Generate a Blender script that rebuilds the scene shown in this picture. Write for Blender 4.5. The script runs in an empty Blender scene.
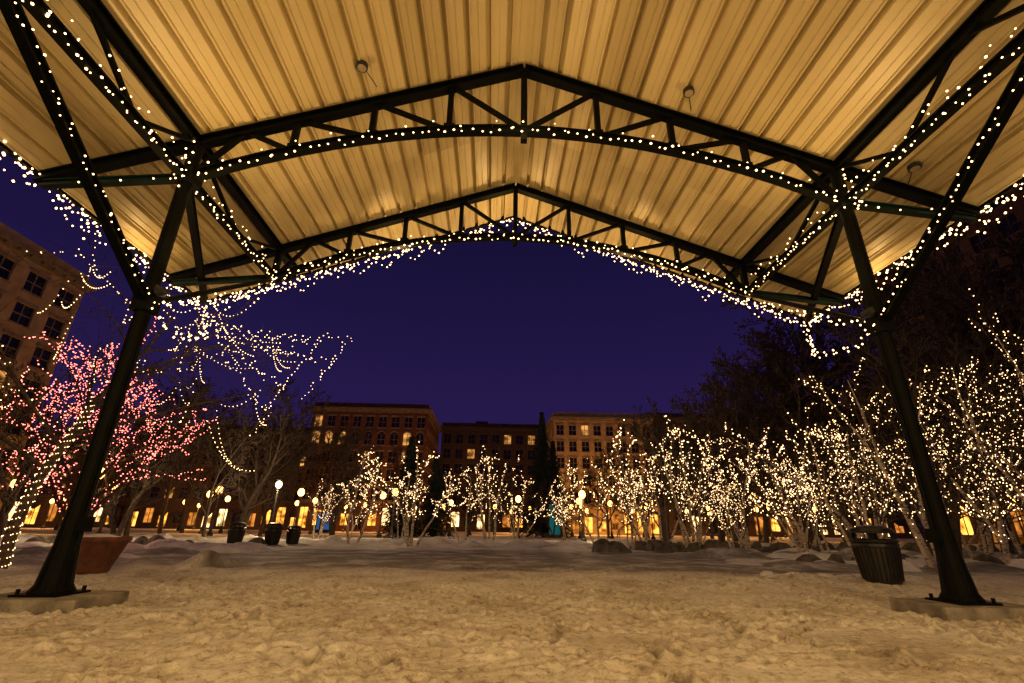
import bpy, math, random
import numpy as np
from mathutils import Vector, Matrix
random.seed(7)
scene=bpy.context.scene
# ------------------------------------------------------------------ materials
def nmat(name):
    m=bpy.data.materials.new(name); m.use_nodes=True
    nt=m.node_tree; nt.nodes.clear()
    o=nt.nodes.new('ShaderNodeOutputMaterial')
    return m,nt,o
def noisy(name,c1,c2,scale=5,rough=.7,metal=0.,bump=0.,bscale=None,detail=4,stretch=None,spec=None,lo=.35,hi=.65):
    m,nt,o=nmat(name); b=nt.nodes.new('ShaderNodeBsdfPrincipled'); nt.links.new(b.outputs[0],o.inputs[0])
    tc=nt.nodes.new('ShaderNodeTexCoord'); mp=nt.nodes.new('ShaderNodeMapping')
    nt.links.new(tc.outputs['Object'],mp.inputs[0])
    if stretch: mp.inputs['Scale'].default_value=stretch
    n=nt.nodes.new('ShaderNodeTexNoise'); n.inputs['Scale'].default_value=scale; n.inputs['Detail'].default_value=detail
    nt.links.new(mp.outputs[0],n.inputs['Vector'])
    r=nt.nodes.new('ShaderNodeValToRGB'); r.color_ramp.elements[0].position=lo; r.color_ramp.elements[1].position=hi
    r.color_ramp.elements[0].color=(*c1,1); r.color_ramp.elements[1].color=(*c2,1)
    nt.links.new(n.outputs[0],r.inputs[0]); nt.links.new(r.outputs[0],b.inputs['Base Color'])
    b.inputs['Roughness'].default_value=rough; b.inputs['Metallic'].default_value=metal
    if spec is not None: b.inputs['Specular IOR Level'].default_value=spec
    if bump:
        n2=nt.nodes.new('ShaderNodeTexNoise'); n2.inputs['Scale'].default_value=bscale or scale*4; n2.inputs['Detail'].default_value=4
        nt.links.new(mp.outputs[0],n2.inputs['Vector'])
        bm=nt.nodes.new('ShaderNodeBump'); bm.inputs['Strength'].default_value=bump; bm.inputs['Distance'].default_value=.05
        nt.links.new(n2.outputs[0],bm.inputs['Height']); nt.links.new(bm.outputs[0],b.inputs['Normal'])
    return m
def emis(name,c,s,samp='NONE'):
    m,nt,o=nmat(name); e=nt.nodes.new('ShaderNodeEmission'); e.inputs[0].default_value=(*c,1); e.inputs[1].default_value=s
    nt.links.new(e.outputs[0],o.inputs[0])
    try: m.cycles.emission_sampling=samp
    except Exception: pass
    return m
def window_lit(name,c,s):
    m,nt,o=nmat(name); e=nt.nodes.new('ShaderNodeEmission'); e.inputs[1].default_value=s
    tc=nt.nodes.new('ShaderNodeTexCoord'); n=nt.nodes.new('ShaderNodeTexNoise'); n.inputs['Scale'].default_value=.8; n.inputs['Detail'].default_value=4
    nt.links.new(tc.outputs['Object'],n.inputs['Vector'])
    r=nt.nodes.new('ShaderNodeValToRGB'); r.color_ramp.elements[0].position=.38; r.color_ramp.elements[1].position=.68
    r.color_ramp.elements[0].color=(c[0]*.08,c[1]*.06,c[2]*.03,1); r.color_ramp.elements[1].color=(*c,1)
    nt.links.new(n.outputs[0],r.inputs[0]); nt.links.new(r.outputs[0],e.inputs[0]); nt.links.new(e.outputs[0],o.inputs[0])
    try: m.cycles.emission_sampling='NONE'
    except Exception: pass
    return m
M_steel=noisy('green_black_steel',(.0010,.0016,.0016),(.0022,.0036,.0034),3,.6,0,.1,30,spec=.09)
M_teal=noisy('dark_teal_steel',(.0012,.010,.009),(.0025,.020,.018),3,.5,spec=.2)
m,nt,o=nmat('painted_roof_deck'); b=nt.nodes.new('ShaderNodeBsdfPrincipled'); nt.links.new(b.outputs[0],o.inputs[0]); b.inputs['Roughness'].default_value=.42
tc=nt.nodes.new('ShaderNodeTexCoord'); sp=nt.nodes.new('ShaderNodeSeparateXYZ'); nt.links.new(tc.outputs['Object'],sp.inputs[0])
def M2(op,a,v):
    n=nt.nodes.new('ShaderNodeMath'); n.operation=op; nt.links.new(a,n.inputs[0])
    if isinstance(v,(int,float)): n.inputs[1].default_value=v
    else: nt.links.new(v,n.inputs[1])
    return n.outputs[0]
fx=M2('FLOOR',M2('DIVIDE',sp.outputs[0],.84),0); fy=M2('FLOOR',M2('DIVIDE',M2('ADD',sp.outputs[1],2.6),6.),0)
wn=nt.nodes.new('ShaderNodeTexWhiteNoise'); wn.noise_dimensions='1D'; nt.links.new(M2('ADD',fx,M2('MULTIPLY',fy,17.3)),wn.inputs['W'])
mp=nt.nodes.new('ShaderNodeMapping'); mp.inputs['Scale'].default_value=(1,.5,1); nt.links.new(tc.outputs['Object'],mp.inputs[0])
n1=nt.nodes.new('ShaderNodeTexNoise'); n1.inputs['Scale'].default_value=1.1; n1.inputs['Detail'].default_value=4; nt.links.new(mp.outputs[0],n1.inputs['Vector'])
s1=M2('ADD',M2('MULTIPLY',wn.outputs[0],.45),M2('MULTIPLY',n1.outputs[0],.6))
r=nt.nodes.new('ShaderNodeValToRGB'); r.color_ramp.elements[0].position=.2; r.color_ramp.elements[1].position=.8
r.color_ramp.elements[0].color=(.47,.38,.20,1); r.color_ramp.elements[1].color=(.70,.59,.34,1); nt.links.new(s1,r.inputs[0]); nt.links.new(r.outputs[0],b.inputs['Base Color'])
M_deck=m
M_conc=noisy('concrete',(.12,.11,.10),(.30,.28,.25),4,.9,0,.5,25)
M_bulb=emis('warm_bulb',(1,.60,.25),8,'NONE')
M_bulbT=emis('warm_bulb_tree',(1,.60,.27),6.5)
M_bulbR=emis('red_bulb',(1,.20,.15),6.5)
M_bark=noisy('dark_bark',(.04,.028,.020),(.10,.072,.055),8,.95)
M_birch=noisy('birch_bark',(.10,.075,.05),(.55,.48,.40),6,.8,0,.2,30,stretch=(1,1,3),lo=.36,hi=.5)
M_snow2=noisy('snow_pile',(.66,.66,.68),(.84,.84,.85),3,.75,0,.6,12)
M_stone=noisy('tan_stone',(.28,.20,.12),(.42,.31,.19),1.2,.85,0,.2,6)
M_brick=noisy('red_brick',(.085,.034,.025),(.17,.066,.042),1.5,.9,0,.3,9,stretch=(1,1,4))
M_dbrick=noisy('brown_brick',(.05,.031,.024),(.10,.06,.042),1.5,.9,0,.3,9,stretch=(1,1,4))
M_trim=noisy('stone_trim',(.15,.115,.08),(.24,.19,.14),2,.8)
M_dtrim=noisy('dark_trim',(.06,.045,.035),(.10,.075,.06),2,.8)
M_glass=noisy('dark_window',(.006,.007,.012),(.02,.02,.03),.6,.15)
M_lit=window_lit('lit_window',(1,.44,.11),1.2)
M_shop=window_lit('shop_window',(1,.38,.05),4.5)
M_shop2=window_lit('dim_shop_window',(1,.33,.05),1.3)
M_shop3=window_lit('pale_shop_window',(1,.62,.25),5.)
M_purple=emis('purple_window',(.22,.15,1),.9)
M_tealsign=emis('teal_sign_panel',(.02,.30,.30),.28)
M_bluesign=emis('blue_sign_panel',(.1,.35,.9),.25)
M_globe=emis('lamp_globe',(1,.46,.10),9)
M_globeW=emis('pale_lamp_globe',(1,.62,.28),9)
M_lampmetal=noisy('lamp_metal',(.01,.012,.012),(.02,.02,.02),5,.5)
M_trash=noisy('dark_bin_paint',(.006,.006,.006),(.014,.013,.012),5,.4)
M_pot=noisy('terracotta',(.08,.028,.015),(.15,.055,.03),5,.8,0,.2,20)
M_conifer=noisy('conifer_needles',(.008,.02,.012),(.03,.05,.03),3,.9)
M_fix=noisy('downlight_lens',(.3,.25,.18),(.4,.32,.22),3,.3)
M_rock=noisy('rock',(.06,.055,.05),(.16,.14,.12),3,.9,0,.6,10)
# ------------------------------------------------------------------ mesh builder
class MB:
    def __init__(s): s.v=[];s.f=[];s.m=[]
    def add(s,vs,fs,mi=0):
        o=len(s.v); s.v+=[tuple(a) for a in vs]; s.f+=[tuple(i+o for i in f) for f in fs]; s.m+=[mi]*len(fs)
    def box(s,a,b,mi=0,T=None):
        x0,y0,z0=a;x1,y1,z1=b
        vs=[(x0,y0,z0),(x1,y0,z0),(x1,y1,z0),(x0,y1,z0),(x0,y0,z1),(x1,y0,z1),(x1,y1,z1),(x0,y1,z1)]
        if T: vs=[tuple(T@Vector(v)) for v in vs]
        s.add(vs,[(0,3,2,1),(4,5,6,7),(0,1,5,4),(1,2,6,5),(2,3,7,6),(3,0,4,7)],mi)
    def beam(s,p,q,w,h,mi=0,ref=(0,0,1)):
        p=Vector(p);q=Vector(q);d=(q-p).normalized();r=Vector(ref)
        if abs(d.dot(r))>.95: r=Vector((0,1,0))
        a=d.cross(r).normalized();b=a.cross(d)
        vs=[]
        for c in (p,q):
            for sx,sy in ((-1,-1),(1,-1),(1,1),(-1,1)): vs.append(c+a*(sx*w/2)+b*(sy*h/2))
        s.add(vs,[(0,1,2,3),(7,6,5,4),(0,4,5,1),(1,5,6,2),(2,6,7,3),(3,7,4,0)],mi)
    def ibeam(s,p,q,w,h,mi=0):
        p=Vector(p);q=Vector(q);d=(q-p).normalized();r=Vector((0,0,1))
        a=d.cross(r).normalized();b=a.cross(d)
        s.beam(p+b*(h/2-.015),q+b*(h/2-.015),w,.03,mi); s.beam(p-b*(h/2-.015),q-b*(h/2-.015),w,.03,mi)
        s.beam(p,q,w*.35,h-.06,mi)
    def tube(s,pts,rs,n=6,mi=0,cap=True):
        rings=[];prev=None
        for i,p in enumerate(pts):
            p=Vector(p)
            d=(Vector(pts[min(i+1,len(pts)-1)])-Vector(pts[max(i-1,0)]))
            if d.length<1e-9: d=Vector((0,0,1))
            d.normalize()
            if prev is None:
                r=Vector((1,0,0)) if abs(d.x)<.8 else Vector((0,1,0))
                a=d.cross(r).normalized()
            else: a=(prev-d*prev.dot(d)).normalized()
            prev=a;b=d.cross(a)
            rings.append([p+(a*math.cos(t)+b*math.sin(t))*rs[i] for t in [2*math.pi*k/n for k in range(n)]])
        vs=[v for r in rings for v in r];fs=[]
        for i in range(len(rings)-1):
            for k in range(n):
                k2=(k+1)%n; fs.append((i*n+k,i*n+k2,(i+1)*n+k2,(i+1)*n+k))
        if cap:
            fs.append(tuple(range(n))[::-1]); fs.append(tuple((len(rings)-1)*n+k for k in range(n)))
        s.add(vs,fs,mi)
    def octa(s,p,r,mi=0):
        x,y,z=p
        s.add([(x+r,y,z),(x-r,y,z),(x,y+r,z),(x,y-r,z),(x,y,z+r),(x,y,z-r)],
          [(0,2,4),(2,1,4),(1,3,4),(3,0,4),(2,0,5),(1,2,5),(3,1,5),(0,3,5)],mi)
    def sphere(s,c,r,n=10,m=7,mi=0,sc=(1,1,1)):
        vs=[];fs=[]
        for j in range(m+1):
            t=math.pi*j/m
            for k in range(n):
                a=2*math.pi*k/n
                vs.append((c[0]+r*sc[0]*math.sin(t)*math.cos(a),c[1]+r*sc[1]*math.sin(t)*math.sin(a),c[2]+r*sc[2]*math.cos(t)))
        for j in range(m):
            for k in range(n):
                k2=(k+1)%n; fs.append((j*n+k,(j+1)*n+k,(j+1)*n+k2,j*n+k2))
        s.add(vs,fs,mi)
    def lathe(s,c,prof,n=24,mi=0):
        vs=[];fs=[]
        for r,z in prof:
            for k in range(n):
                a=2*math.pi*k/n; vs.append((c[0]+r*math.cos(a),c[1]+r*math.sin(a),c[2]+z))
        for j in range(len(prof)-1):
            for k in range(n):
                k2=(k+1)%n; fs.append((j*n+k,j*n+k2,(j+1)*n+k2,(j+1)*n+k))
        s.add(vs,fs,mi)
    def mesh(s,name,mats,smooth=False):
        me=bpy.data.meshes.new(name); me.from_pydata(s.v,[],s.f)
        for m in mats: me.materials.append(m)
        me.polygons.foreach_set('material_index',s.m)
        if smooth: me.polygons.foreach_set('use_smooth',[True]*len(s.f))
        me.update(); return me
    def obj(s,name,mats,parent=None,smooth=False,loc=None):
        return link(s.mesh(name,mats,smooth),name,parent,loc)
def link(me,name,parent=None,loc=None):
    o=bpy.data.objects.new(name,me); scene.collection.objects.link(o)
    if parent: o.parent=parent
    if loc: o.location=loc
    return o
def empty(name,loc=(0,0,0),rz=0):
    e=bpy.data.objects.new(name,None); e.location=loc; e.rotation_euler=(0,0,rz); scene.collection.objects.link(e); return e
def light(name,typ,loc,power,col,parent=None,target=None,size=None,spot=None,blend=.6):
    l=bpy.data.lights.new(name,typ); l.energy=power; l.color=col
    if size is not None: l.shadow_soft_size=size
    if spot: l.spot_size=math.radians(spot); l.spot_blend=blend
    o=bpy.data.objects.new(name,l); o.location=loc; scene.collection.objects.link(o)
    if target is not None:
        d=Vector(target)-Vector(loc); o.rotation_euler=d.to_track_quat('-Z','Y').to_euler()
    if parent: o.parent=parent
    return o
# ------------------------------------------------------------------ camera
yaw,pitch,roll,f,cx=.0363,.3731,-.0140,471.77,-.4583
Fh=Vector((math.sin(yaw),math.cos(yaw),0)); R=Vector((math.cos(yaw),-math.sin(yaw),0))
Fw=Fh*math.cos(pitch)+Vector((0,0,1))*math.sin(pitch); U=-Fh*math.sin(pitch)+Vector((0,0,1))*math.cos(pitch)
Rc=R*math.cos(roll)-U*math.sin(roll); Uc=R*math.sin(roll)+U*math.cos(roll)
cam=bpy.data.cameras.new('camera'); cam.lens=f/1024*36; cam.sensor_width=36; cam.clip_end=3000; cam.clip_start=.05
co=bpy.data.objects.new('camera',cam); scene.collection.objects.link(co)
mw=Matrix((( Rc.x,Uc.x,-Fw.x,cx),(Rc.y,Uc.y,-Fw.y,0),(Rc.z,Uc.z,-Fw.z,1.1),(0,0,0,1)))
co.matrix_world=mw; scene.camera=co
# ------------------------------------------------------------------ world
w=bpy.data.worlds.new('World'); scene.world=w; w.use_nodes=True; nt=w.node_tree; nt.nodes.clear()
o=nt.nodes.new('ShaderNodeOutputWorld'); bg=nt.nodes.new('ShaderNodeBackground'); bg.inputs[1].default_value=1
tc=nt.nodes.new('ShaderNodeTexCoord'); sx=nt.nodes.new('ShaderNodeSeparateXYZ'); nt.links.new(tc.outputs['Generated'],sx.inputs[0])
r=nt.nodes.new('ShaderNodeValToRGB'); nt.links.new(sx.outputs[2],r.inputs[0])
e=r.color_ramp.elements; e[0].position=0; e[0].color=(.038,.017,.070,1); e[1].position=1; e[1].color=(.003,.003,.018,1)
x=e.new(.2); x.color=(.019,.010,.068,1); x=e.new(.5); x.color=(.009,.0056,.040,1)
sk=nt.nodes.new('ShaderNodeTexSky'); sk.sky_type='NISHITA'; sk.sun_disc=False; sk.sun_elevation=math.radians(-4); sk.sun_rotation=math.radians(200)
sc_=nt.nodes.new('ShaderNodeVectorMath'); sc_.operation='SCALE'; sc_.inputs['Scale'].default_value=.01; nt.links.new(sk.outputs[0],sc_.inputs[0])
ad=nt.nodes.new('ShaderNodeVectorMath'); ad.operation='ADD'; nt.links.new(sc_.outputs[0],ad.inputs[0]); nt.links.new(r.outputs[0],ad.inputs[1])
nt.links.new(ad.outputs[0],bg.inputs[0]); nt.links.new(bg.outputs[0],o.inputs[0])
scene.view_settings.view_transform='Standard'; scene.view_settings.look='None'; scene.view_settings.exposure=0
# ------------------------------------------------------------------ ground
rng=np.random.default_rng(3)
def axis(parts):
    a=[]
    for s,e_,st in parts: a.append(np.arange(s,e_-st*.3,st))
    return np.concatenate(a)
xs=axis([(-700,-100,60),(-100,-30,3),(-30,-10,.5),(-10,10,.035),(10,30,.5),(30,100,3),(100,761,60)])
ys=axis([(-60,-12,6),(-12,3.5,1.),(3.5,7,.035),(7,10,.05),(10,16,.15),(16,45,.5),(45,100,3),(100,1400,80)])
X,Y=np.meshgrid(xs,ys)
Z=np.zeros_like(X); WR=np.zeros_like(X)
for k in range(34):
    fr=rng.uniform(.6,14); an=rng.uniform(0,6.28); ph=rng.uniform(0,6.28)
    Z+=np.where((Y<16)&(np.abs(X)<10.5),1,0)*(.012/fr**.85)*np.sin(fr*(X*np.cos(an)+Y*np.sin(an))+ph)
def stamp(px,py,ang,l,wd,dp,wear_shade=0.):
    ix=np.where(np.abs(xs-px)<.6)[0]; iy=np.where(np.abs(ys-py)<.6)[0]
    if len(ix)==0 or len(iy)==0: return
    sl=np.s_[iy[0]:iy[-1]+1,ix[0]:ix[-1]+1]
    dx=X[sl]-px;dy=Y[sl]-py
    a=dx*math.cos(ang)+dy*math.sin(ang);b=-dx*math.sin(ang)+dy*math.cos(ang)
    q=(a/l)**2+(b/wd)**2
    Z[sl]+=-dp*np.exp(-q**1.5)+dp*.5*np.exp(-((np.sqrt(q)-1.5)/.35)**2)
    if wear_shade: WR[sl]=np.maximum(WR[sl],wear_shade*np.exp(-q**1.5))
for k in range(110):
    px,py=rng.uniform(-8,8),rng.uniform(3.5,10); an=rng.uniform(0,6.28); 
    for s_ in range(rng.integers(6,18)):
        an+=rng.normal(0,.12); px+=.62*math.cos(an);py+=.62*math.sin(an); sd=.11*(-1)**s_
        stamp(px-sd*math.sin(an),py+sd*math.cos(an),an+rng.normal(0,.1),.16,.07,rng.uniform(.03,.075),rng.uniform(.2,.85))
def groove(pts,wd,dp,wear_shade=.6):
    P=[]
    n=len(pts)
    for i in range(n-1):
        p0=pts[max(i-1,0)];p1=pts[i];p2=pts[i+1];p3=pts[min(i+2,n-1)]
        L=math.hypot(p2[0]-p1[0],p2[1]-p1[1]); m_=int(L/.07)+1
        for j in range(m_):
            t=j/m_
            P.append(tuple(.5*((2*p1[c])+(-p0[c]+p2[c])*t+(2*p0[c]-5*p1[c]+4*p2[c]-p3[c])*t*t+(-p0[c]+3*p1[c]-3*p2[c]+p3[c])*t**3) for c in (0,1)))
    for i in range(len(P)-1):
        (x0,y0),(x1,y1)=P[i],P[i+1]
        k_=max(0,.55+.6*math.sin(i*.09+pts[0][0]*3)+rng.normal(0,.15))
        stamp(x0+rng.normal(0,.012),y0,math.atan2(y1-y0,x1-x0),.08,wd*rng.uniform(.8,1.2),dp*.5*min(1.1,k_),wear_shade*min(1,k_))
groove([(1.3,4.2),(1.5,5.1),(2.3,5.9),(2.6,7.0),(2.4,8.2),(3.4,9.6)],.06,.05)
groove([(1.6,4.3),(1.9,5.0),(2.5,5.6),(3.6,6.6)],.05,.05)
groove([(-6,4.8),(-4.2,5.0),(-2.6,4.6),(-1,4.5),(.6,4.9)],.06,.045)
groove([(-5,7.6),(-3.2,6.6),(-1.6,5.9),(-.4,4.9)],.05,.05)
groove([(-.6,4.4),(.2,5.6),(.3,7.2),(-1.2,8.6)],.06,.045)
groove([(-4,9),(-1,8.0),(2,7.6),(5,8.2)],.06,.045)
groove([(-7,8.2),(-3,8.8),(1,8.6),(6,9.2)],.06,.045)
groove([(3,4.6),(4.2,5.1),(5.6,5.2),(7,6)],.05,.05)
for k in range(1600):
    px,py=rng.uniform(-9.5,9.5),rng.uniform(3.6,10)
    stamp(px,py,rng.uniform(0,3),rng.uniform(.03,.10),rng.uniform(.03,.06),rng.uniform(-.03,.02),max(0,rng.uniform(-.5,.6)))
def ridge(yc,wd,h,xa,xb):
    global Z
    nz=.6+.4*np.sin(X*1.7+yc)*np.sin(X*.63+1)+.3*np.sin(X*4.1+Y*2)
    Z+=np.where((X>xa)&(X<xb),1,0)*h*np.clip(nz,0,2)*np.exp(-((Y-yc-.25*np.sin(X*.8))/wd)**2)
ridge(10.6,.35,.10,-12,12); ridge(12.0,.5,.14,4,12); ridge(30,1.3,.4,-40,60); ridge(14.5,1.0,.35,-30,-8)
ridge(19.5,.9,.25,-30,-11); ridge(22,1.5,.35,9,40); ridge(16.2,.8,.2,8.5,30)
Z+=np.where(Y>31,1,0)*(.12*np.sin(X*.5)*np.sin(Y*.4)+.1)*np.clip((55-Y)/10,0,1)
ny,nx=X.shape
me=bpy.data.meshes.new('snow_ground')
V=np.stack([X,Y,Z],-1).reshape(-1,3)
idx=np.arange(ny*nx).reshape(ny,nx)
F=np.stack([idx[:-1,:-1],idx[:-1,1:],idx[1:,1:],idx[1:,:-1]],-1).reshape(-1,4)
me.vertices.add(len(V)); me.vertices.foreach_set('co',V.ravel())
me.loops.add(F.size); me.loops.foreach_set('vertex_index',F.ravel())
me.polygons.add(len(F)); me.polygons.foreach_set('loop_start',np.arange(0,F.size,4)); me.polygons.foreach_set('loop_total',np.full(len(F),4))
me.update()
at=me.attributes.new('wear_shade','FLOAT','POINT'); at.data.foreach_set('value',WR.ravel().astype(np.float32))
me.polygons.foreach_set('use_smooth',[True]*len(me.polygons))
m,nt,o=nmat('trodden_snow'); b=nt.nodes.new('ShaderNodeBsdfPrincipled'); nt.links.new(b.outputs[0],o.inputs[0]); b.inputs['Roughness'].default_value=.75
geo=nt.nodes.new('ShaderNodeNewGeometry')
def noise(sc,det=6,rg=.55,dist=0):
    n=nt.nodes.new('ShaderNodeTexNoise'); n.inputs['Scale'].default_value=sc; n.inputs['Detail'].default_value=det; n.inputs['Roughness'].default_value=rg; n.inputs['Distortion'].default_value=dist
    nt.links.new(geo.outputs['Position'],n.inputs['Vector']); return n
def ramp(src,stops):
    r=nt.nodes.new('ShaderNodeValToRGB'); e=r.color_ramp.elements
    e[0].position=stops[0][0]; e[0].color=(*stops[0][1],1); e[1].position=stops[-1][0]; e[1].color=(*stops[-1][1],1)
    for p,c in stops[1:-1]:
        x=e.new(p); x.color=(*c,1)
    nt.links.new(src,r.inputs[0]); return r
def mix(fac,a,bb,mode='MIX'):
    n=nt.nodes.new('ShaderNodeMix'); n.data_type='RGBA'; n.blend_type=mode
    if isinstance(fac,(int,float)): n.inputs[0].default_value=fac
    else: nt.links.new(fac,n.inputs[0])
    nt.links.new(a,n.inputs[6]); nt.links.new(bb,n.inputs[7]); return n.outputs[2]
c_a=ramp(noise(.7,8,.68).outputs[0],[(.34,(.50,.45,.39)),(.45,(.74,.70,.65)),(.58,(.88,.87,.85))])
c_b=ramp(noise(11,6,.75).outputs[0],[(.36,(.45,.41,.37)),(.48,(.90,.89,.88)),(.6,(1,1,1))])
mulc=mix(1,c_a.outputs[0],c_b.outputs[0],'MULTIPLY')
atn=nt.nodes.new('ShaderNodeAttribute'); atn.attribute_name='wear_shade'
c_w=ramp(atn.outputs['Fac'],[(0,(1,1,1)),(.9,(.42,.37,.32))])  # tread darkening: trampled dirt plus painted shade that deepens prints and tracks
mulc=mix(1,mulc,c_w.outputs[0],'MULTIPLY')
pav=ramp(noise(.8,7,.7).outputs[0],[(.35,(.15,.14,.14)),(.5,(.30,.29,.29)),(.62,(.66,.65,.66))])
sep=nt.nodes.new('ShaderNodeSeparateXYZ'); nt.links.new(geo.outputs['Position'],sep.inputs[0])
def mth(op,a,bv,c=None):
    n=nt.nodes.new('ShaderNodeMath'); n.operation=op
    for i,v in enumerate((a,bv)):
        if isinstance(v,(int,float)): n.inputs[i].default_value=v
        else: nt.links.new(v,n.inputs[i])
    return n.outputs[0]
wob=mth('MULTIPLY',mth('SUBTRACT',noise(.35,4).outputs[0],.5),5.)
yy=mth('ADD',sep.outputs[1],wob)
m1=nt.nodes.new('ShaderNodeMapRange'); m1.inputs[1].default_value=13.2; m1.inputs[2].default_value=14.2; nt.links.new(yy,m1.inputs[0])
m2=nt.nodes.new('ShaderNodeMapRange'); m2.inputs[1].default_value=23; m2.inputs[2].default_value=26; m2.inputs[3].default_value=1; m2.inputs[4].default_value=0; nt.links.new(yy,m2.inputs[0])
mask=mth('MULTIPLY',m1.outputs[0],m2.outputs[0])
col=mix(mask,mulc,pav.outputs[0]); nt.links.new(col,b.inputs['Base Color'])
bm=nt.nodes.new('ShaderNodeBump'); bm.inputs['Strength'].default_value=.9; bm.inputs['Distance'].default_value=.08
nt.links.new(noise(8,6,.75).outputs[0],bm.inputs['Height']); nt.links.new(bm.outputs[0],b.inputs['Normal'])
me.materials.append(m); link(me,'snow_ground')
# ------------------------------------------------------------------ PAVILION
pv=empty('pavilion')
W,D1,D2,Hn,Hb,Ht=6.43,7.5,11.37,7.20,8.73,10.47
SL=(10.47-8.06)/6.43; WE=9.15; DE=12.95; Y0=-13.
zt=lambda x: Ht-SL*abs(x)
zb=lambda x: Hb-(Hb-Hn)*(abs(x)/W)**2
mb=MB()
per=.42; x=0.; base=.17
pts=[]
while x<WE:
    for dx_,dz in ((0,0),(.125,0),(.135,.015),(.15,.015),(.16,0),(.27,0),(.28,-.035),(.30,-.035),(.31,.10),(.385,.10)):
        if x+dx_<=WE: pts.append((x+dx_,zt(x+dx_)+base+dz))
    x+=per
pts.append((WE,zt(WE)+base))
full=[(-a,z) for a,z in pts[::-1]]+pts[1:]
ysd=[Y0,-2.6,3.4,9.4,DE]
for j,(ya,yb) in enumerate(zip(ysd[:-1],ysd[1:])):
    off=.006*(j%2)
    vs=[(a,ya,z+off) for a,z in full]+[(a,yb+.05,z+off) for a,z in full]
    n=len(full); mb.add(vs,[(i,i+1,n+i+1,n+i) for i in range(n-1)])
mb.obj('roof_deck',[M_deck],pv)
mb=MB()
vs=[];
for ya in (Y0,DE): vs+=[(-WE,ya,zt(WE)+.30),(0,ya,Ht+.32),(WE,ya,zt(WE)+.30)]
mb.add(vs,[(0,1,4,3),(1,2,5,4)])
for sx_ in (-1,1):
    mb.box((min(sx_*WE,sx_*(WE+.08)),Y0,zt(WE)+.10),(max(sx_*WE,sx_*(WE+.08)),DE,zt(WE)+.33))
    for yy_ in (Y0-.06,DE+.06):
        mb.beam((0,yy_,Ht+.22),(sx_*(WE+.08),yy_,zt(WE)+.2),.06,.2)
mb.obj('roof_fascia',[M_steel],pv)
def truss(y,mb):
    for s in (-1,1):
        mb.ibeam((0,y,Ht),(s*WE,y,zt(WE)),.20,.19)
        n=10;P=[(s*W*i/n,y,zb(W*i/n)) for i in range(n+1)]
        for a,c in zip(P[:-1],P[1:]): mb.ibeam(a,c,.17,.17)
        mb.ibeam((s*W,y,Hn),(s*WE*.985,y,zt(WE)-.10),.14,.14,1)
        mb.beam((s*W,y,Hn),(s*W,y,zt(W)),.14,.14)
        nodes=[0,1.55,3.1,4.6]
        for i,xx in enumerate(nodes):
            if xx:
                mb.beam((s*xx,y,zb(xx)),(s*xx,y,zt(xx)),.11,.11)
                mb.box((s*xx-.11,y-.02,zb(xx)+.06),(s*xx+.11,y+.02,zb(xx)+.2))
            if i+1<len(nodes): mb.beam((s*nodes[i+1],y,zt(nodes[i+1])),(s*xx,y,zb(xx)),.085,.085)
        mb.beam((s*4.6,y,zb(4.6)),(s*5.55,y,zt(5.55)),.085,.085); mb.beam((s*5.55,y,zt(5.55)),(s*W,y,Hn),.085,.085)
    mb.beam((0,y,Hb-.28),(0,y,Ht),.13,.13)
mb=MB()
YS=[-10.5,-6.6,D1,D2]
for y in YS: truss(y,mb)
for s in (-1,1):
    mb.ibeam((s*W,-12,zt(W)-.01),(s*W,12.4,zt(W)-.01),.19,.19); mb.ibeam((s*W,-10.5,Hn-.01),(s*W,D2,Hn-.01),.16,.17)
    yl=[-6.6+i*(14.1/10) for i in range(11)]+[9.45,D2]
    up=False
    for a,c in zip(yl[:-1],yl[1:]):
        mb.beam((s*W,a,Hn if up else zt(W)),(s*W,c,zt(W) if up else Hn),.07,.07); up=not up
    mb.ibeam((s*W,D1,4.55),(s*W,D1-3.9,Hn),.15,.16); mb.ibeam((s*W,D1,4.55),(s*W,D2,Hn-.05),.08,.09)
    mb.ibeam((s*W,-6.6,4.55),(s*W,-2.7,Hn),.15,.16)
    mb.ibeam((s*W,D1,Hn-.03),(s*(WE-.25),DE-.3,zt(WE)-.02),.14,.15)
mb.obj('roof_trusses',[M_steel,M_teal],pv)
mb=MB()
for s in (-1,1):
    for y in (D1,-6.6):
        mb.tube([(s*W,y,.3),(s*W,y,zt(W))],[.125,.115],16)
        mb.tube([(s*W,y,.18),(s*W,y,.20),(s*W,y,.28),(s*W,y,.8),(s*W,y,1.5)],[.26,.26,.21,.15,.124],16)
        mb.box((s*W-.3,y-.3,.152),(s*W+.3,y+.3,.18))
        mb.box((s*W-.14,y-.15,4.38),(s*W+.14,y+.15,4.72))
        for bx in (-1,1):
            for by in (-1,1): mb.tube([(s*W+bx*.24,y+by*.24,.18),(s*W+bx*.24,y+by*.24,.24)],[.025,.025],6)
        mb.box((s*W-.18,y-.18,Hn-.13),(s*W+.18,y+.18,Hn+.13))
        mb.tube([(s*(W-.15),y-.03,.3),(s*(W-.15),y-.03,4.3)],[.018,.018],6)
        mb.box((s*(W-.2)-.06,y-.14,.95),(s*(W-.2)+.06,y+.02,1.15))
mb.obj('columns',[M_steel],pv)
mb=MB()
for s in (-1,1):
    for y in (D1,-6.6): mb.box((s*W-.72,y-.5,-.1),(s*W+.72,y+.5,.15))
ft=mb.obj('column_footings',[M_conc],pv)
bv=ft.modifiers.new('b','BEVEL'); bv.width=.02; bv.segments=2
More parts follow.
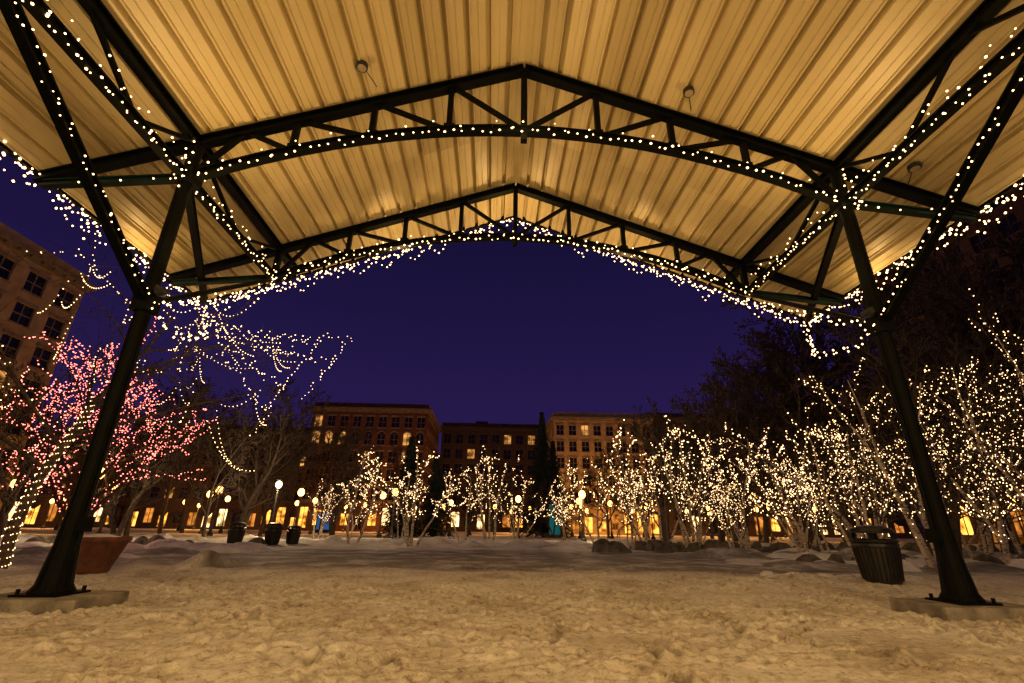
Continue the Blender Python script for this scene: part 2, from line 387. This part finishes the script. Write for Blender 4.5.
for (lx,ly) in ((-3.2,6.7),(3.3,6.9),(7.6,7.0),(-3.2,-1),(3.3,-1)):  # last pair added behind the camera for the snow fill spots
    z=zt(lx)+base-.02
    mb=MB(); mb.tube([(lx,ly,z),(lx,ly,z-.09)],[.11,.11],16); mb.tube([(lx,ly,z-.09),(lx,ly,z-.1)],[.085,.085],16,1)
    mb.tube([(lx,ly,z-.02),(lx+.2,ly+.4,z-.1)],[.010,.010],5)
    mb.obj('ceiling_fixture',[M_lampmetal,M_fix],pv)
WARM=(1,.60,.21)
def flood(loc,tgt,p,spot=120):
    mb=MB(); d=(Vector(tgt)-Vector(loc)).normalized(); L=Vector(loc)
    mb.tube([L-d*.28,L-d*.22,L-d*.15],[.05,.10,.12],12,cap=True); mb.obj('floodlight_and_fill_housing',[M_lampmetal],pv)
    light('floodlight_and_fill','SPOT',loc,p,WARM,pv,tgt,.10,spot,.9)
for s in (-1,1):
    flood((s*(W-.35),D1-.1,4.9),(s*1.0,6.2,10.5),440,150)
    flood((s*(W-.35),-6.4,4.9),(s*1.5,1.5,10.3),920,140)
    flood((s*(W-.45),-6.3,2.6),(s*-1.0,9,0),1900,100)  # added flood, unseen behind the camera, raking the snow to bring out footprints
    light('added_snow_fill','SPOT',(s*3.2,-1,zt(3.2)-.0),850,WARM,pv,(s*2.2,4,0),.1,125,1.)  # added out of view to light the snow; fixtures in view stay unlit
def string(mb,pts,sp=.17,r=.022,jit=.03,sag=0.):
    for a,c in zip(pts[:-1],pts[1:]):
        a=Vector(a);c=Vector(c);L=(c-a).length;n=max(1,int(L/sp))
        for i in range(n):
            t=(i+random.uniform(-.25,.25))/n; p=a.lerp(c,min(max(t,0),1)); p.z-=sag*4*t*(1-t)
            q=(p.x+random.gauss(0,jit),p.y+random.gauss(0,jit),p.z+random.gauss(0,jit))
            mb.octa(q,r*random.uniform(.7,1.3))
mb=MB()
arch=lambda y,dz: [(W*i/10,y,zb(W*i/10)+dz) for i in range(-10,11)]
string(mb,arch(D1-.12,-.10),.14,.023); string(mb,arch(D1-.12,.10),.35,.02,.04)
string(mb,arch(D2-.12,-.12),.13,.026); string(mb,arch(D2-.12,.05),.3,.024,.05)
for s in (-1,1):
    string(mb,[(s*(W-.1),-6,Hn-.12),(s*(W-.1),D2,Hn-.12)],.10,.018,.03)
    string(mb,[(s*(W-.1),-6,Hn+.12),(s*(W-.1),D2,Hn+.12)],.14,.018,.07)
    string(mb,[(s*(W-.1),D1,4.55),(s*(W-.1),D1-3.9,Hn-.1)],.10,.015,.03)
    string(mb,[(s*(W-.1),D1,4.5),(s*(W-.1),D2,Hn-.15)],.13,.022,.04,.1)
    string(mb,[(s*(W-.1),D1,4.4),(s*(W+.5),D1+2.5,4.9),(s*(WE-.1),DE,zt(WE)-.05)],.14,.022,.04,.15)
    for k in range(3):
        string(mb,[(s*(WE+.04),-6,zt(WE)+.08),(s*(WE+.04),DE,zt(WE)+.08)],.13,.025,.06)
    for k in range(26):
        ya=1.5+k*.44; yb=ya+random.uniform(.4,.9)
        string(mb,[(s*(WE+.06),ya,zt(WE)+.05),(s*(WE+.08),(ya+yb)/2,zt(WE)-random.uniform(.1,.4)),(s*(WE+.06),yb,zt(WE)+.05)],.13,.022,.03)
    for k in range(2):
        string(mb,[(0,DE+.1,Ht+.05),(s*WE,DE+.1,zt(WE)+.02)],.13,.028,.05)
    for k in range(11):
        xa=.3+k*.78; xb=xa+random.uniform(.6,1.2)
        string(mb,[(s*xa,DE+.1,zt(xa)+.05),(s*(xa+xb)/2,DE+.12,zt((xa+xb)/2)-random.uniform(.1,.45)),(s*xb,DE+.1,zt(xb)+.05)],.15,.026,.03)
    string(mb,[(s*W,D1-.2,Hn),(s*W,D1-.2,zt(W))],.12,.02,.05)
    for k in range(3): string(mb,[(s*(W-.05),D1-.2,Hn-.2),(s*(W-.05),D1+.2,Hn+.2)],.06,.02,.12)
    string(mb,[(s*W,D1-.1,Hn-.1),(s*(W+2.5),D1-.1,zt(WE)-.1)],.5,.02,.03)
mb.obj('string_lights',[M_bulb],pv)
for s in (-1,1):
    for y in (0,5,10): light('string_glow','POINT',(s*(WE-.3),y,zt(WE)-.35),34,WARM,pv,size=.15)
    light('string_glow','POINT',(s*3.2,D2+.6,8.0),70,WARM,pv,size=.15)
light('string_glow','POINT',(0,D2+.75,9.2),80,WARM,pv,size=.15)
light('string_glow','POINT',(0,D1-.5,8.4),34,WARM,pv,size=.15)
# ------------------------------------------------------------------ TREES
def gen_tree(seed,H,stems=1,spread=.35,lev=3,r0=.12,kids=(7,5,4),lean=None,up=.25,wig=.16,lfrac=.5,first=.3,gnarl=1.,rmin=.005):
    rn=random.Random(seed); tubes=[]
    def grow(p,d,L,r,lv):
        n=7 if lv==0 else (5 if lv==1 else 4 if lv==2 else 3)
        pts=[p.copy()];rs=[r];dirs=[d.copy()]
        for i in range(n):
            d=(d+Vector((rn.gauss(0,wig),rn.gauss(0,wig),rn.gauss(0,wig)*.6+up*.12*(lv>0)))).normalized()
            p=p+d*(L/n); pts.append(p.copy()); rs.append(max(rmin,r*(1-(i+1)/n*.8))); dirs.append(d.copy())
        tubes.append((pts,rs,lv))
        if lv<lev:
            k=kids[lv]
            for j in range(k):
                t=first+(1-first)*(j+rn.random())/k if lv==0 else .2+.8*(j+rn.random())/k
                t=min(t,.98); ii=min(int(t*n),n-1); q=pts[ii].lerp(pts[ii+1],t*n-ii); dd=dirs[ii+1]
                a=rn.uniform(0,6.28); ang=rn.uniform(.45,1.0)*(1 if lv else 1.1)*gnarl
                o1=dd.orthogonal().normalized(); o2=dd.cross(o1)
                nd=(dd*math.cos(ang)+(o1*math.cos(a)+o2*math.sin(a))*math.sin(ang)).normalized()
                grow(q,nd,L*lfrac*rn.uniform(.75,1.15)*(1.15-.5*t),rs[ii]*.6,lv+1)
    for s in range(stems):
        a=rn.uniform(0,6.28) if stems>1 else 0; sp=rn.uniform(.3,1)*spread if stems>1 else 0
        d=Vector((math.cos(a)*sp,math.sin(a)*sp,1))
        if lean: d+=Vector(lean)
        grow(Vector((math.cos(a)*.2*(stems>1),math.sin(a)*.2*(stems>1),-.1)),d.normalized(),H*rn.uniform(.75,1)*.82,r0*rn.uniform(.7,1),0)
    return tubes
def tree_mesh(name,tubes,mats):
    mb=MB()
    for pts,rs,lv in tubes: mb.tube(pts,rs,(8,5,3,3,3)[lv],0 if (len(mats)==1 or lv==0) else 1,cap=False)
    return mb.mesh(name,mats,True)
def tree_lights(name,tubes,mat,levels,sp,r,zmin,prob=1,seed=1,off=.03):
    rn=random.Random(seed); mb=MB()
    for pts,rs,lv in tubes:
        if lv not in levels or rn.random()>(prob[lv] if isinstance(prob,dict) else prob): continue
        for i in range(len(pts)-1):
            a,c=pts[i],pts[i+1]; L=(c-a).length; n=max(1,int(L/sp+rn.random()))
            for k in range(n):
                p=a.lerp(c,(k+rn.random())/n)
                if p.z<zmin: continue
                q=Vector((rn.gauss(0,1),rn.gauss(0,1),rn.gauss(0,1))).normalized()*(rs[i]+off)
                mb.octa(p+q,r*rn.uniform(.6,1.3))
    return mb.mesh(name,[mat])
def put(name,me,lm,x,y,rz=0,s=1,z=0):
    e=empty(name,(x,y,z),rz); e.scale=(s,s,s*random.uniform(.93,1.07))
    link(me,'trunk_and_branches',e)
    if lm: link(lm,'fairy_lights',e)
    return e
birch=[]
for i in range(8):
    den=(1,.6,.85,.45,1,.7,.5,.9)[i]
    tb=gen_tree(20+i,6.4,stems=2+i%3,spread=.42,lev=3,r0=.085,kids=(9,5,4),wig=.13,lfrac=.36,first=.22,rmin=.013)
    birch.append((tree_mesh(f'birch_mesh_{i}',tb,[M_birch,M_bark]),tree_lights(f'birch_lights_{i}',tb,M_bulbT,(0,1,2),.21,.028,(1.0,2.0,1.6)[i%3],{0:.8,1:.75*den,2:.28*den},i,.05)))
dark=[]
for i in range(4):
    tb=gen_tree(50+i,16,stems=1+i%2,spread=.2,lev=4,r0=.26,kids=(15,8,5,3),wig=.12,lfrac=.44,first=.16,rmin=.028,up=.5)
    dark.append(tree_mesh(f'bare_mesh_{i}',tb,[M_bark]))
B=[(-8.2,29,1.05),(-5.9,31,.85),(-4.6,27.5,1.0),(-2.0,30,.8),(-.6,31,1.05),(1.4,34,.8),(-9.8,34,.75),(-12.5,36,.7),
(4.2,32,.75),(5.9,30,1.0),(7.0,27,.8),(8.2,28.5,1.25),(9.6,29.5,1.1),(10.3,27,1.3),(12.0,30,.95),(13.0,26,1.2),(14.2,29,.9),(15.2,25,1.2),
(16.8,27,1.0),(17.0,22.5,1.1),(19.5,26,1.35),(14.0,21.5,.8),(20.5,23,1.1),(12.0,20,.9),(23.5,25,1.4),(18.3,19,1.0),(26,28,1.3),(21.5,20,1.2),(11.2,24,.7)]
for i,(x_,y_,s_) in enumerate(B):
    a,c=birch[(i*5+i//3)%8]; put('birch_tree',a,c,x_,y_,random.uniform(0,6.28),s_)
for i,(x_,y_,H,ln) in enumerate([(13.4,15.5,8.6,(-.15,0,0)),(16.5,16.5,9.5,(-.1,0,0)),(15.,20,9,(0,0,0)),(12.2,17.2,6.5,(-.2,0,0)),(18.5,15,9.5,(-.1,0,0)),(14.8,13.6,9.,(.05,0,0))]):
    tb=gen_tree(90+i,H,stems=3,spread=.38,lev=3,r0=.09,kids=(10,5,4),wig=.13,lfrac=.36,lean=ln,first=.2,rmin=.008)
    put('birch_tree',tree_mesh('birch_near',tb,[M_birch,M_bark]),tree_lights('birch_near_l',tb,M_bulbT,(0,1,2),.20,.019,.8,{0:.8,1:.55,2:.28},i,.05),x_,y_)
for i,(x_,y_,s_) in enumerate([(-24,34,.8),(-19,38,.9),(-27,42,.95),(-14.5,46,.75),(-31,33,.8),(-21,29,.6),(-10,52,.65),(-3,54,.5),(-17,50,.85),(-23,52,.9),(-30,50,.9),(-35,44,.8),
  (13,38,.75),(17.5,36,1.0),(21,34,1.15),(25,35,1.2),(19,30,1.0),(24,28,1.2),(28,31,1.3),(30,26,1.25),(22.5,22,1.1),(27,21,1.2),(20.5,17,.95),(33,36,1.25),(10,45,.65),(6,52,.45),(-36,28,.7),
  (15,44,.9),(20,42,1.1),(26,41,1.2),(31,43,1.3),(36,30,1.3),(34,22,1.25),(25,17,1.1),(38,38,1.3),(30,19,1.2),(-18,32,.6),(-26,28,.65),(16.5,31,.9),(14.5,33,.8),(-20,44,.85),(17.5,19.5,.9),(23,31,1.2)]):
    put('bare_tree',dark[i%4],None,x_,y_,random.uniform(0,6.28),s_)
tb=gen_tree(137,13.2,stems=1,lev=3,r0=.24,kids=(22,6,4),wig=.11,lfrac=.55,first=.08,gnarl=1.1,up=.6,rmin=.009,lean=(.03,0,0))
put('red_lit_tree',tree_mesh('red_tree',tb,[M_bark]),tree_lights('red_lights',tb,M_bulbR,(0,1,2,3),.14,.025,1.2,{0:1,1:1,2:.85,3:.25},3,.03),-16.2,20,2.4,1)
tb=gen_tree(142,11.,stems=1,lev=3,r0=.15,kids=(12,6,4),wig=.13,lfrac=.58,first=.32,gnarl=1.2,up=.1,lean=(.06,.05,0),rmin=.007)
mbl=MB(); rn=random.Random(5)
pts,rs,_=tb[0]
for i in range(4):
    a,c=pts[i],pts[i+1]; n=70
    for k in range(n):
        t=k/n; p=a.lerp(c,t); an=k*.55+rn.gauss(0,.3); rr=rs[i]+(rs[i+1]-rs[i])*t+.03; mbl.octa((p.x+math.cos(an)*rr,p.y+math.sin(an)*rr,p.z),.014)
for k in range(44):
    pts,rs,lv=rn.choice([t for t in tb if t[2] in (1,2)])
    p=pts[-1]; q=p+Vector((rn.uniform(-1.2,1.8),rn.uniform(-1,1),rn.uniform(-1.8,.3)))
    n=int((q-p).length/.13)
    for i in range(n):
        t=i/max(n,1); c=p.lerp(q,t); mbl.octa((c.x,c.y,c.z-1.4*t*(1-t)),.017)
TO=Vector((12.0,-12.8,0))
for (tx,tz) in ((-5.6,6.3),(-6.6,5.2),(-5.2,7.2),(-7.4,4.6),(-6.0,6.9)):
    p=Vector((-9.0,13.1,7.1))+TO; q=Vector((tx,14.2+rn.uniform(-.6,.6),tz))+TO; n=34
    for i in range(n):
        t=i/n; c=p.lerp(q,t); mbl.octa((c.x+rn.gauss(0,.07),c.y,c.z-.9*t*(1-t)+rn.gauss(0,.09)),.018*rn.uniform(.7,1.2))
    for i in range(rn.randint(8,16)): mbl.octa((q.x-i*.06+rn.gauss(0,.05),q.y,q.z-i*.11),.018*rn.uniform(.7,1.2))
e=put('string_lit_tree',tree_mesh('white_tree',tb,[M_bark]),tree_lights('white_lights',tb,M_bulbT,(1,2),.2,.018,3.6,{1:.7,2:.32},3,.03),-12.0,12.8,0,1)
mbl.obj('wrapped_lights',[M_bulbT],e)
def conifer(x_,y_,H,R_,seed):
    rn=random.Random(seed); mb=MB(); mb.tube([(0,0,0),(0,0,H)],[.2,.02],8,1)
    z=.6
    while z<H-.1:
        rr=R_*(1-z/H)**.85; n=int(10+rr*7)
        for k in range(n):
            a=rn.uniform(0,6.28); l=rr*rn.uniform(.65,1.15)+.1
            d=Vector((math.cos(a),math.sin(a),0)); sd=Vector((-d.y,d.x,0))
            for j in range(5):
                t=(j+.5)/5; c=Vector((0,0,z))+d*l*t+Vector((0,0,-.35*l*t*t+rn.uniform(-.1,.1)))
                wq=.28*(1.1-t)+.08; tip=c+d*.35*l/2+Vector((0,0,-.12))
                mb.add([c-sd*wq,c+Vector((0,0,.1)),c+sd*wq,tip],[(0,1,3),(1,2,3)],0)
        z+=.22
    e=empty('conifer_tree',(x_,y_,0)); mb.obj('needles_and_trunk',[M_conifer,M_bark],e)
conifer(5.2,55,13.8,2.6,1); conifer(-8.6,48,9.5,2.4,2); conifer(6.8,58,11,2.2,3); conifer(-6.2,50,8,2,4)
# ------------------------------------------------------------------ BUILDINGS
def building(name,loc,rz,w_,dp,h,floors,bays,mw_,mt,litp=.06,gh=4.2,arch_top=False,seed=0,shopp=.85,sides=True):
    rn=random.Random(seed); e=empty(name,loc,rz)
    walls=MB();win=MB();trim=MB()
    walls.box((.35,.35,0),(w_-.35,dp-.35,h-.05))
    def facade(T,w,bays):
        fh=(h-gh-.9)/floors; bw=w/bays; pw=bw*.42
        for b_ in range(bays+1):
            xa=max(0,b_*bw-pw/2); xb=min(w,b_*bw+pw/2)
            walls.box((xa,0,0),(xb,.35,h),0,T)
        for b_ in range(bays):
            xa=b_*bw+pw/2; xb=(b_+1)*bw-pw/2
            isl=rn.random()<shopp; gt=gh-rn.choice([.7,1.1,1.7]); sill=rn.choice([.3,.5,.9])
            win.box((xa,.22,sill),(xb,.30,gt),(rn.choice([2,2,3,4]) if isl else 0) ,T)
            walls.box((xa,.02,0),(xb,.35,sill),0,T)
            walls.box((xa,.02,gt),(xb,.35,gh+.5),0,T)
            trim.beam(T@Vector(((xa+xb)/2,.2,sill)),T@Vector(((xa+xb)/2,.2,gt)),.08,.08)
            if rn.random()<.4:
                trim.add([T@Vector(v) for v in ((xa-.1,-.02,gt+.1),(xb+.1,-.02,gt+.1),(xb+.1,-.9,gt-.55),(xa-.1,-.9,gt-.55))],[(0,1,2,3)])
            for fl in range(floors):
                z0=gh+.5+fl*fh; z1=z0+fh*.62; zn=gh+.5+(fl+1)*fh if fl<floors-1 else h
                lit=rn.random()<litp
                win.box((xa,.22,z0),(xb,.28,z1),1 if lit else 0,T)
                walls.box((xa,.02,z1),(xb,.35,zn),0,T)
                trim.box((xa-.1,-.1,z0-.15),(xb+.1,.012,z0),0,T)
                xm=(xa+xb)/2
                trim.box((xm-.04,.16,z0),(xm+.04,.215,z1),0,T); trim.box((xa,.16,(z0+z1)/2-.035),(xm-.042,.215,(z0+z1)/2+.035),0,T); trim.box((xm+.042,.16,(z0+z1)/2-.035),(xb,.215,(z0+z1)/2+.035),0,T)
                if arch_top and fl==floors-2:
                    n=8;cz=z1;rr=(xb-xa)/2
                    for k in range(n):
                        a0=math.pi*k/n;a1=math.pi*(k+1)/n
                        trim.beam(T@Vector((xm+rr*math.cos(a0),-.03,cz+rr*math.sin(a0)*.7)),T@Vector((xm+rr*math.cos(a1),-.03,cz+rr*math.sin(a1)*.7)),.1,.25)
                    vs=[T@Vector((xm+rr*math.cos(math.pi*k/n),-.01,cz+rr*math.sin(math.pi*k/n)*.7)) for k in range(n+1)]
                    win.add(vs,[tuple(range(n+1))],1 if lit else 0)
                else: trim.box((xa-.12,-.06,z1),(xb+.12,.012,z1+.28),0,T)
        trim.box((-.2,-.25,gh+.02),(w+.2,-.003,gh+.3),0,T)
        trim.box((-.25,-.3,h-.75),(w+.25,-.003,h-.45),0,T)
        trim.box((-.55,-.6,h-.44),(w+.55,-.003,h-.05),0,T)
        for k in range(int(w/1.1)): trim.box((k*1.1+.3,-.5,h-.7),(k*1.1+.55,-.31,h-.445),0,T)
    facade(Matrix.Identity(4),w_,bays)
    if sides:
        sb=max(2,int(dp/w_*bays))
        facade(Matrix.Translation((w_,0.36,0))@Matrix.Rotation(math.pi/2,4,'Z'),dp-.4,sb)
        facade(Matrix.Translation((0,dp-.04,0))@Matrix.Rotation(-math.pi/2,4,'Z'),dp-.4,sb)
    walls.box((0,0.02,h+.01),(w_,.3,h+.8)); walls.box((0.02,.32,h+.01),(.3,dp,h+.8)); walls.box((w_-.3,.32,h+.01),(w_-.02,dp,h+.8))
    walls.box((w_*.3,dp*.4,h),(w_*.42,dp*.6,h+2.5))
    walls.obj('walls',[mw_],e); win.obj('windows',[M_glass,M_lit,M_shop,M_shop2,M_shop3],e); trim.obj('cornice_and_trim',[mt],e)
    return e
building('brick_building',(-31,80,0),0,19.3,18,19.6,5,9,M_brick,M_trim,.13,arch_top=True,seed=1)
building('low_brick_building',(-62,84,0),0,30.5,18,16,4,13,M_dbrick,M_dtrim,.09,seed=2)
building('corner_building',(-112,76,0),0,46,18,13,3,17,M_dbrick,M_dtrim,.08,seed=12)
building('brown_building',(-11,97,0),0,22,16,20,5,9,M_dbrick,M_dtrim,.10,seed=3,sides=False)
building('tan_stone_building',(9.8,80,0),0,17,18,18.8,5,8,M_stone,M_trim,.10,seed=4)
building('park_side_building',(27.5,84,0),0,46,18,20,5,17,M_dbrick,M_dtrim,.12,seed=5)
building('stone_block_building',(-39.5,12,0),math.pi/2,29.5,20,22,6,10,M_stone,M_trim,.12,seed=6,sides=True)
tbd=building('tall_building',(46,52,0),-math.pi/2,38,20,36,10,14,M_dbrick,M_dtrim,.03,seed=7,sides=False)
mb=MB()
for k in range(2): mb.box((8.1+k*2.71,.12,15.2),(9.7+k*2.71,.21,16.8))
mb.obj('purple_lit_windows',[M_purple],tbd)
# ------------------------------------------------------------------ STREET LAMPS
mp=MB(); mp.lathe((0,0,0),[(.22,0),(.22,.25),(.14,.35),(.10,.6),(.06,.8),(.05,3.0),(.09,3.05),(.05,3.1),(.12,3.2)],12); post_me=mp.mesh('lamp_post_mesh',[M_lampmetal])
mp=MB(); mp.sphere((0,0,3.45),.26,12,8,0,(1,1,1.2)); globe_me=mp.mesh('globe_mesh',[M_globe]); 
mp=MB(); mp.sphere((0,0,3.45),.2,12,8,0,(1,1,1.2)); globeW_me=mp.mesh('globe_pale_mesh',[M_globeW])
mp=MB(); mp.lathe((0,0,3.75),[(.2,0),(.12,.08),(.03,.12),(.01,.25)],12); cap_me=mp.mesh('lamp_cap_mesh',[M_lampmetal])
def lamp(x_,y_,p=120,white=False,col=(1,.42,.09)):
    e=empty('street_lamp',(x_,y_,0)); link(post_me,'post',e); link(globeW_me if white else globe_me,'globe',e); link(cap_me,'cap',e)
    if p: light('lamp_light','POINT',(0,-.45,3.4),p,col,e,size=.12)
for a in [(-35,20,600),(-34,36,600),(-33,41,0),(-26,46,400),(-30,62,0),(-22,75,1000),(-12,60,350),(-15,76.5,800),(0,66,500),(3,88,1200),(9.5,62,0),(14,75.5,1700),(21,75.5,1700),(17,56,350),(24,50,350),(31,66,1200),(37,50,500),(41,38,300),(38,26,250),(-20,56,400),(-45,78,1200),
   (-37,30,0),(-29,55,0),(-25,64,0),(-7,68,0),(5,70,0),(28,72,0),(34,78,1200),(42,64,0),(26,60,0),(12,52,0),(45,77,1200),(38,58,0),(34,46,0),(-60,70,1000),(-40,66,0),(-50,60,0),(-3,62,0),(19,64,0),(8,48,0),(30,54,0),(33,62,0),(-17,66,0),
   (-10,44,0),(-16,41,0),(2,46,0),(15,48,0),(22,46,0),(28,45,0),(36,40,0),(-22,40,0),(-28,37,0),(10,58,0),(-5,56,0)]:
    lamp(a[0],a[1],a[2])
PALE=(1,.68,.34)
lamp(-14.5,33,700,True,PALE); lamp(-8,39,450,False,PALE); lamp(6.5,38,550,False,PALE); lamp(20,38,300); lamp(-21.5,27,400,False,PALE)  # pale lamps after the first are added to brighten the snow
def pylon(name,x_,y_,w_,h,mt):
    e=empty(name,(x_,y_,0)); mb=MB(); mb.box((-w_/2-.12,-.2,0),(w_/2+.12,.2,.35)); mb.box((-w_/2-.1,-.15,.36),(-w_/2,.15,h)); mb.box((w_/2,-.15,.36),(w_/2+.1,.15,h)); mb.box((-w_/2-.12,-.18,h+.002),(w_/2+.12,.18,h+.14)); mb.obj('frame',[M_lampmetal],e)
    mb=MB(); mb.box((-w_/2+.01,-.1,.36),(w_/2-.01,.1,h-.02)); mb.obj('lit_panel',[mt],e)
pylon('illuminated_kiosk',6.1,52,1.1,3.3,M_tealsign); pylon('illuminated_sign',-22.5,68,2.0,2.4,M_bluesign)
# ------------------------------------------------------------------ STREET FURNITURE
def trash(x_,y_,s=1,rz=0):
    e=empty('trash_receptacle',(x_,y_,0),rz); e.scale=(s,s,s)
    mb=MB(); mb.lathe((0,0,0),[(0,0.03),(.33,.03),(.35,.06),(.36,.10),(.44,.78),(.46,.80),(.46,.86),(.43,.88)],28)
    for k in range(28):
        a=2*math.pi*k/28; mb.beam((.368*math.cos(a),.368*math.sin(a),.1),(.445*math.cos(a),.445*math.sin(a),.78),.03,.02)
    mb.obj('slatted_body',[M_trash],e)
    mb=MB(); mb.lathe((0,0,0),[(.44,.88),(.47,.89),(.48,.94),(.45,.96)],28)
    for k in range(4):
        a=math.pi/4+k*math.pi/2; mb.beam((.40*math.cos(a),.40*math.sin(a),.94),(.36*math.cos(a),.36*math.sin(a),1.12),.10,.04)
    mb.lathe((0,0,0),[(.44,1.08),(.45,1.12),(.40,1.18),(.25,1.23),(0,1.25)],28); mb.obj('hooded_lid',[M_trash],e)
trash(8.25,11.3,.98); trash(-13.9,27.5,.9); trash(-12.1,27.8,.9); trash(-11.3,28.5,.8)
e=empty('planter',(-9.45,12.1,0)); e.scale=(.82,.82,.9); mb=MB(); mb.lathe((0,0,0),[(0,0),(.42,0),(.46,.05),(.72,.72),(.78,.74),(.78,.84),(.70,.84),(.68,.76)],32); mb.obj('bowl',[M_pot],e,True)
mb=MB(); mb.lathe((0,0,0),[(.69,.76),(.5,.84),(.2,.9),(0,.91)],20); mb.obj('snow_fill',[M_snow2],e,True)
def lump(mb,x_,y_,r,h,rn,mi=0):
    n=14;m_=5;vs=[];fs=[]
    ph=[rn.uniform(0,6.28) for _ in range(4)]
    for j in range(m_+1):
        t=j/m_
        for k in range(n):
            a=2*math.pi*k/n; rr=r*(1-t)**.6*(1+.2*math.sin(2*a+ph[0])+.12*math.sin(5*a+ph[1]+j)); 
            vs.append((x_+rr*math.cos(a),y_+rr*.8*math.sin(a),-.05+h*math.sin(t*1.5)*(1+.12*math.sin(a*3+ph[2]))))
    for j in range(m_):
        for k in range(n):
            k2=(k+1)%n; fs.append((j*n+k,j*n+k2,(j+1)*n+k2,(j+1)*n+k))
    mb.add(vs,fs,mi)
rn=random.Random(11); mb=MB()
for k in range(60): lump(mb,rn.uniform(-30,-9),rn.choice([rn.uniform(14,17),rn.uniform(20,24),rn.uniform(28,33)]),rn.uniform(.5,1.3),rn.uniform(.15,.45),rn)
for k in range(70): lump(mb,rn.uniform(-9,26),rn.uniform(29.5,33),rn.uniform(.5,1.2),rn.uniform(.15,.4),rn)
for k in range(60): lump(mb,rn.uniform(8.5,28),rn.uniform(15.5,24),rn.uniform(.5,1.2),rn.uniform(.12,.35),rn)
for k in range(14): lump(mb,rn.uniform(6.5,11),rn.uniform(11.8,13.5),rn.uniform(.2,.5),rn.uniform(.06,.18),rn)
mb.obj('snow_piles',[M_snow2],None,True)
mb=MB()
for k in range(60): lump(mb,rn.uniform(5,28),rn.uniform(24.5,28),rn.uniform(.3,.8),rn.uniform(.3,.6),rn)
for k in range(30): lump(mb,rn.uniform(10,28),rn.uniform(17,20),rn.uniform(.3,.6),rn.uniform(.25,.5),rn)
for k in range(16): lump(mb,rn.uniform(-26,-12),rn.uniform(22,28),rn.uniform(.3,.7),rn.uniform(.25,.5),rn)
mb.obj('landscape_rocks',[M_rock],None,True)
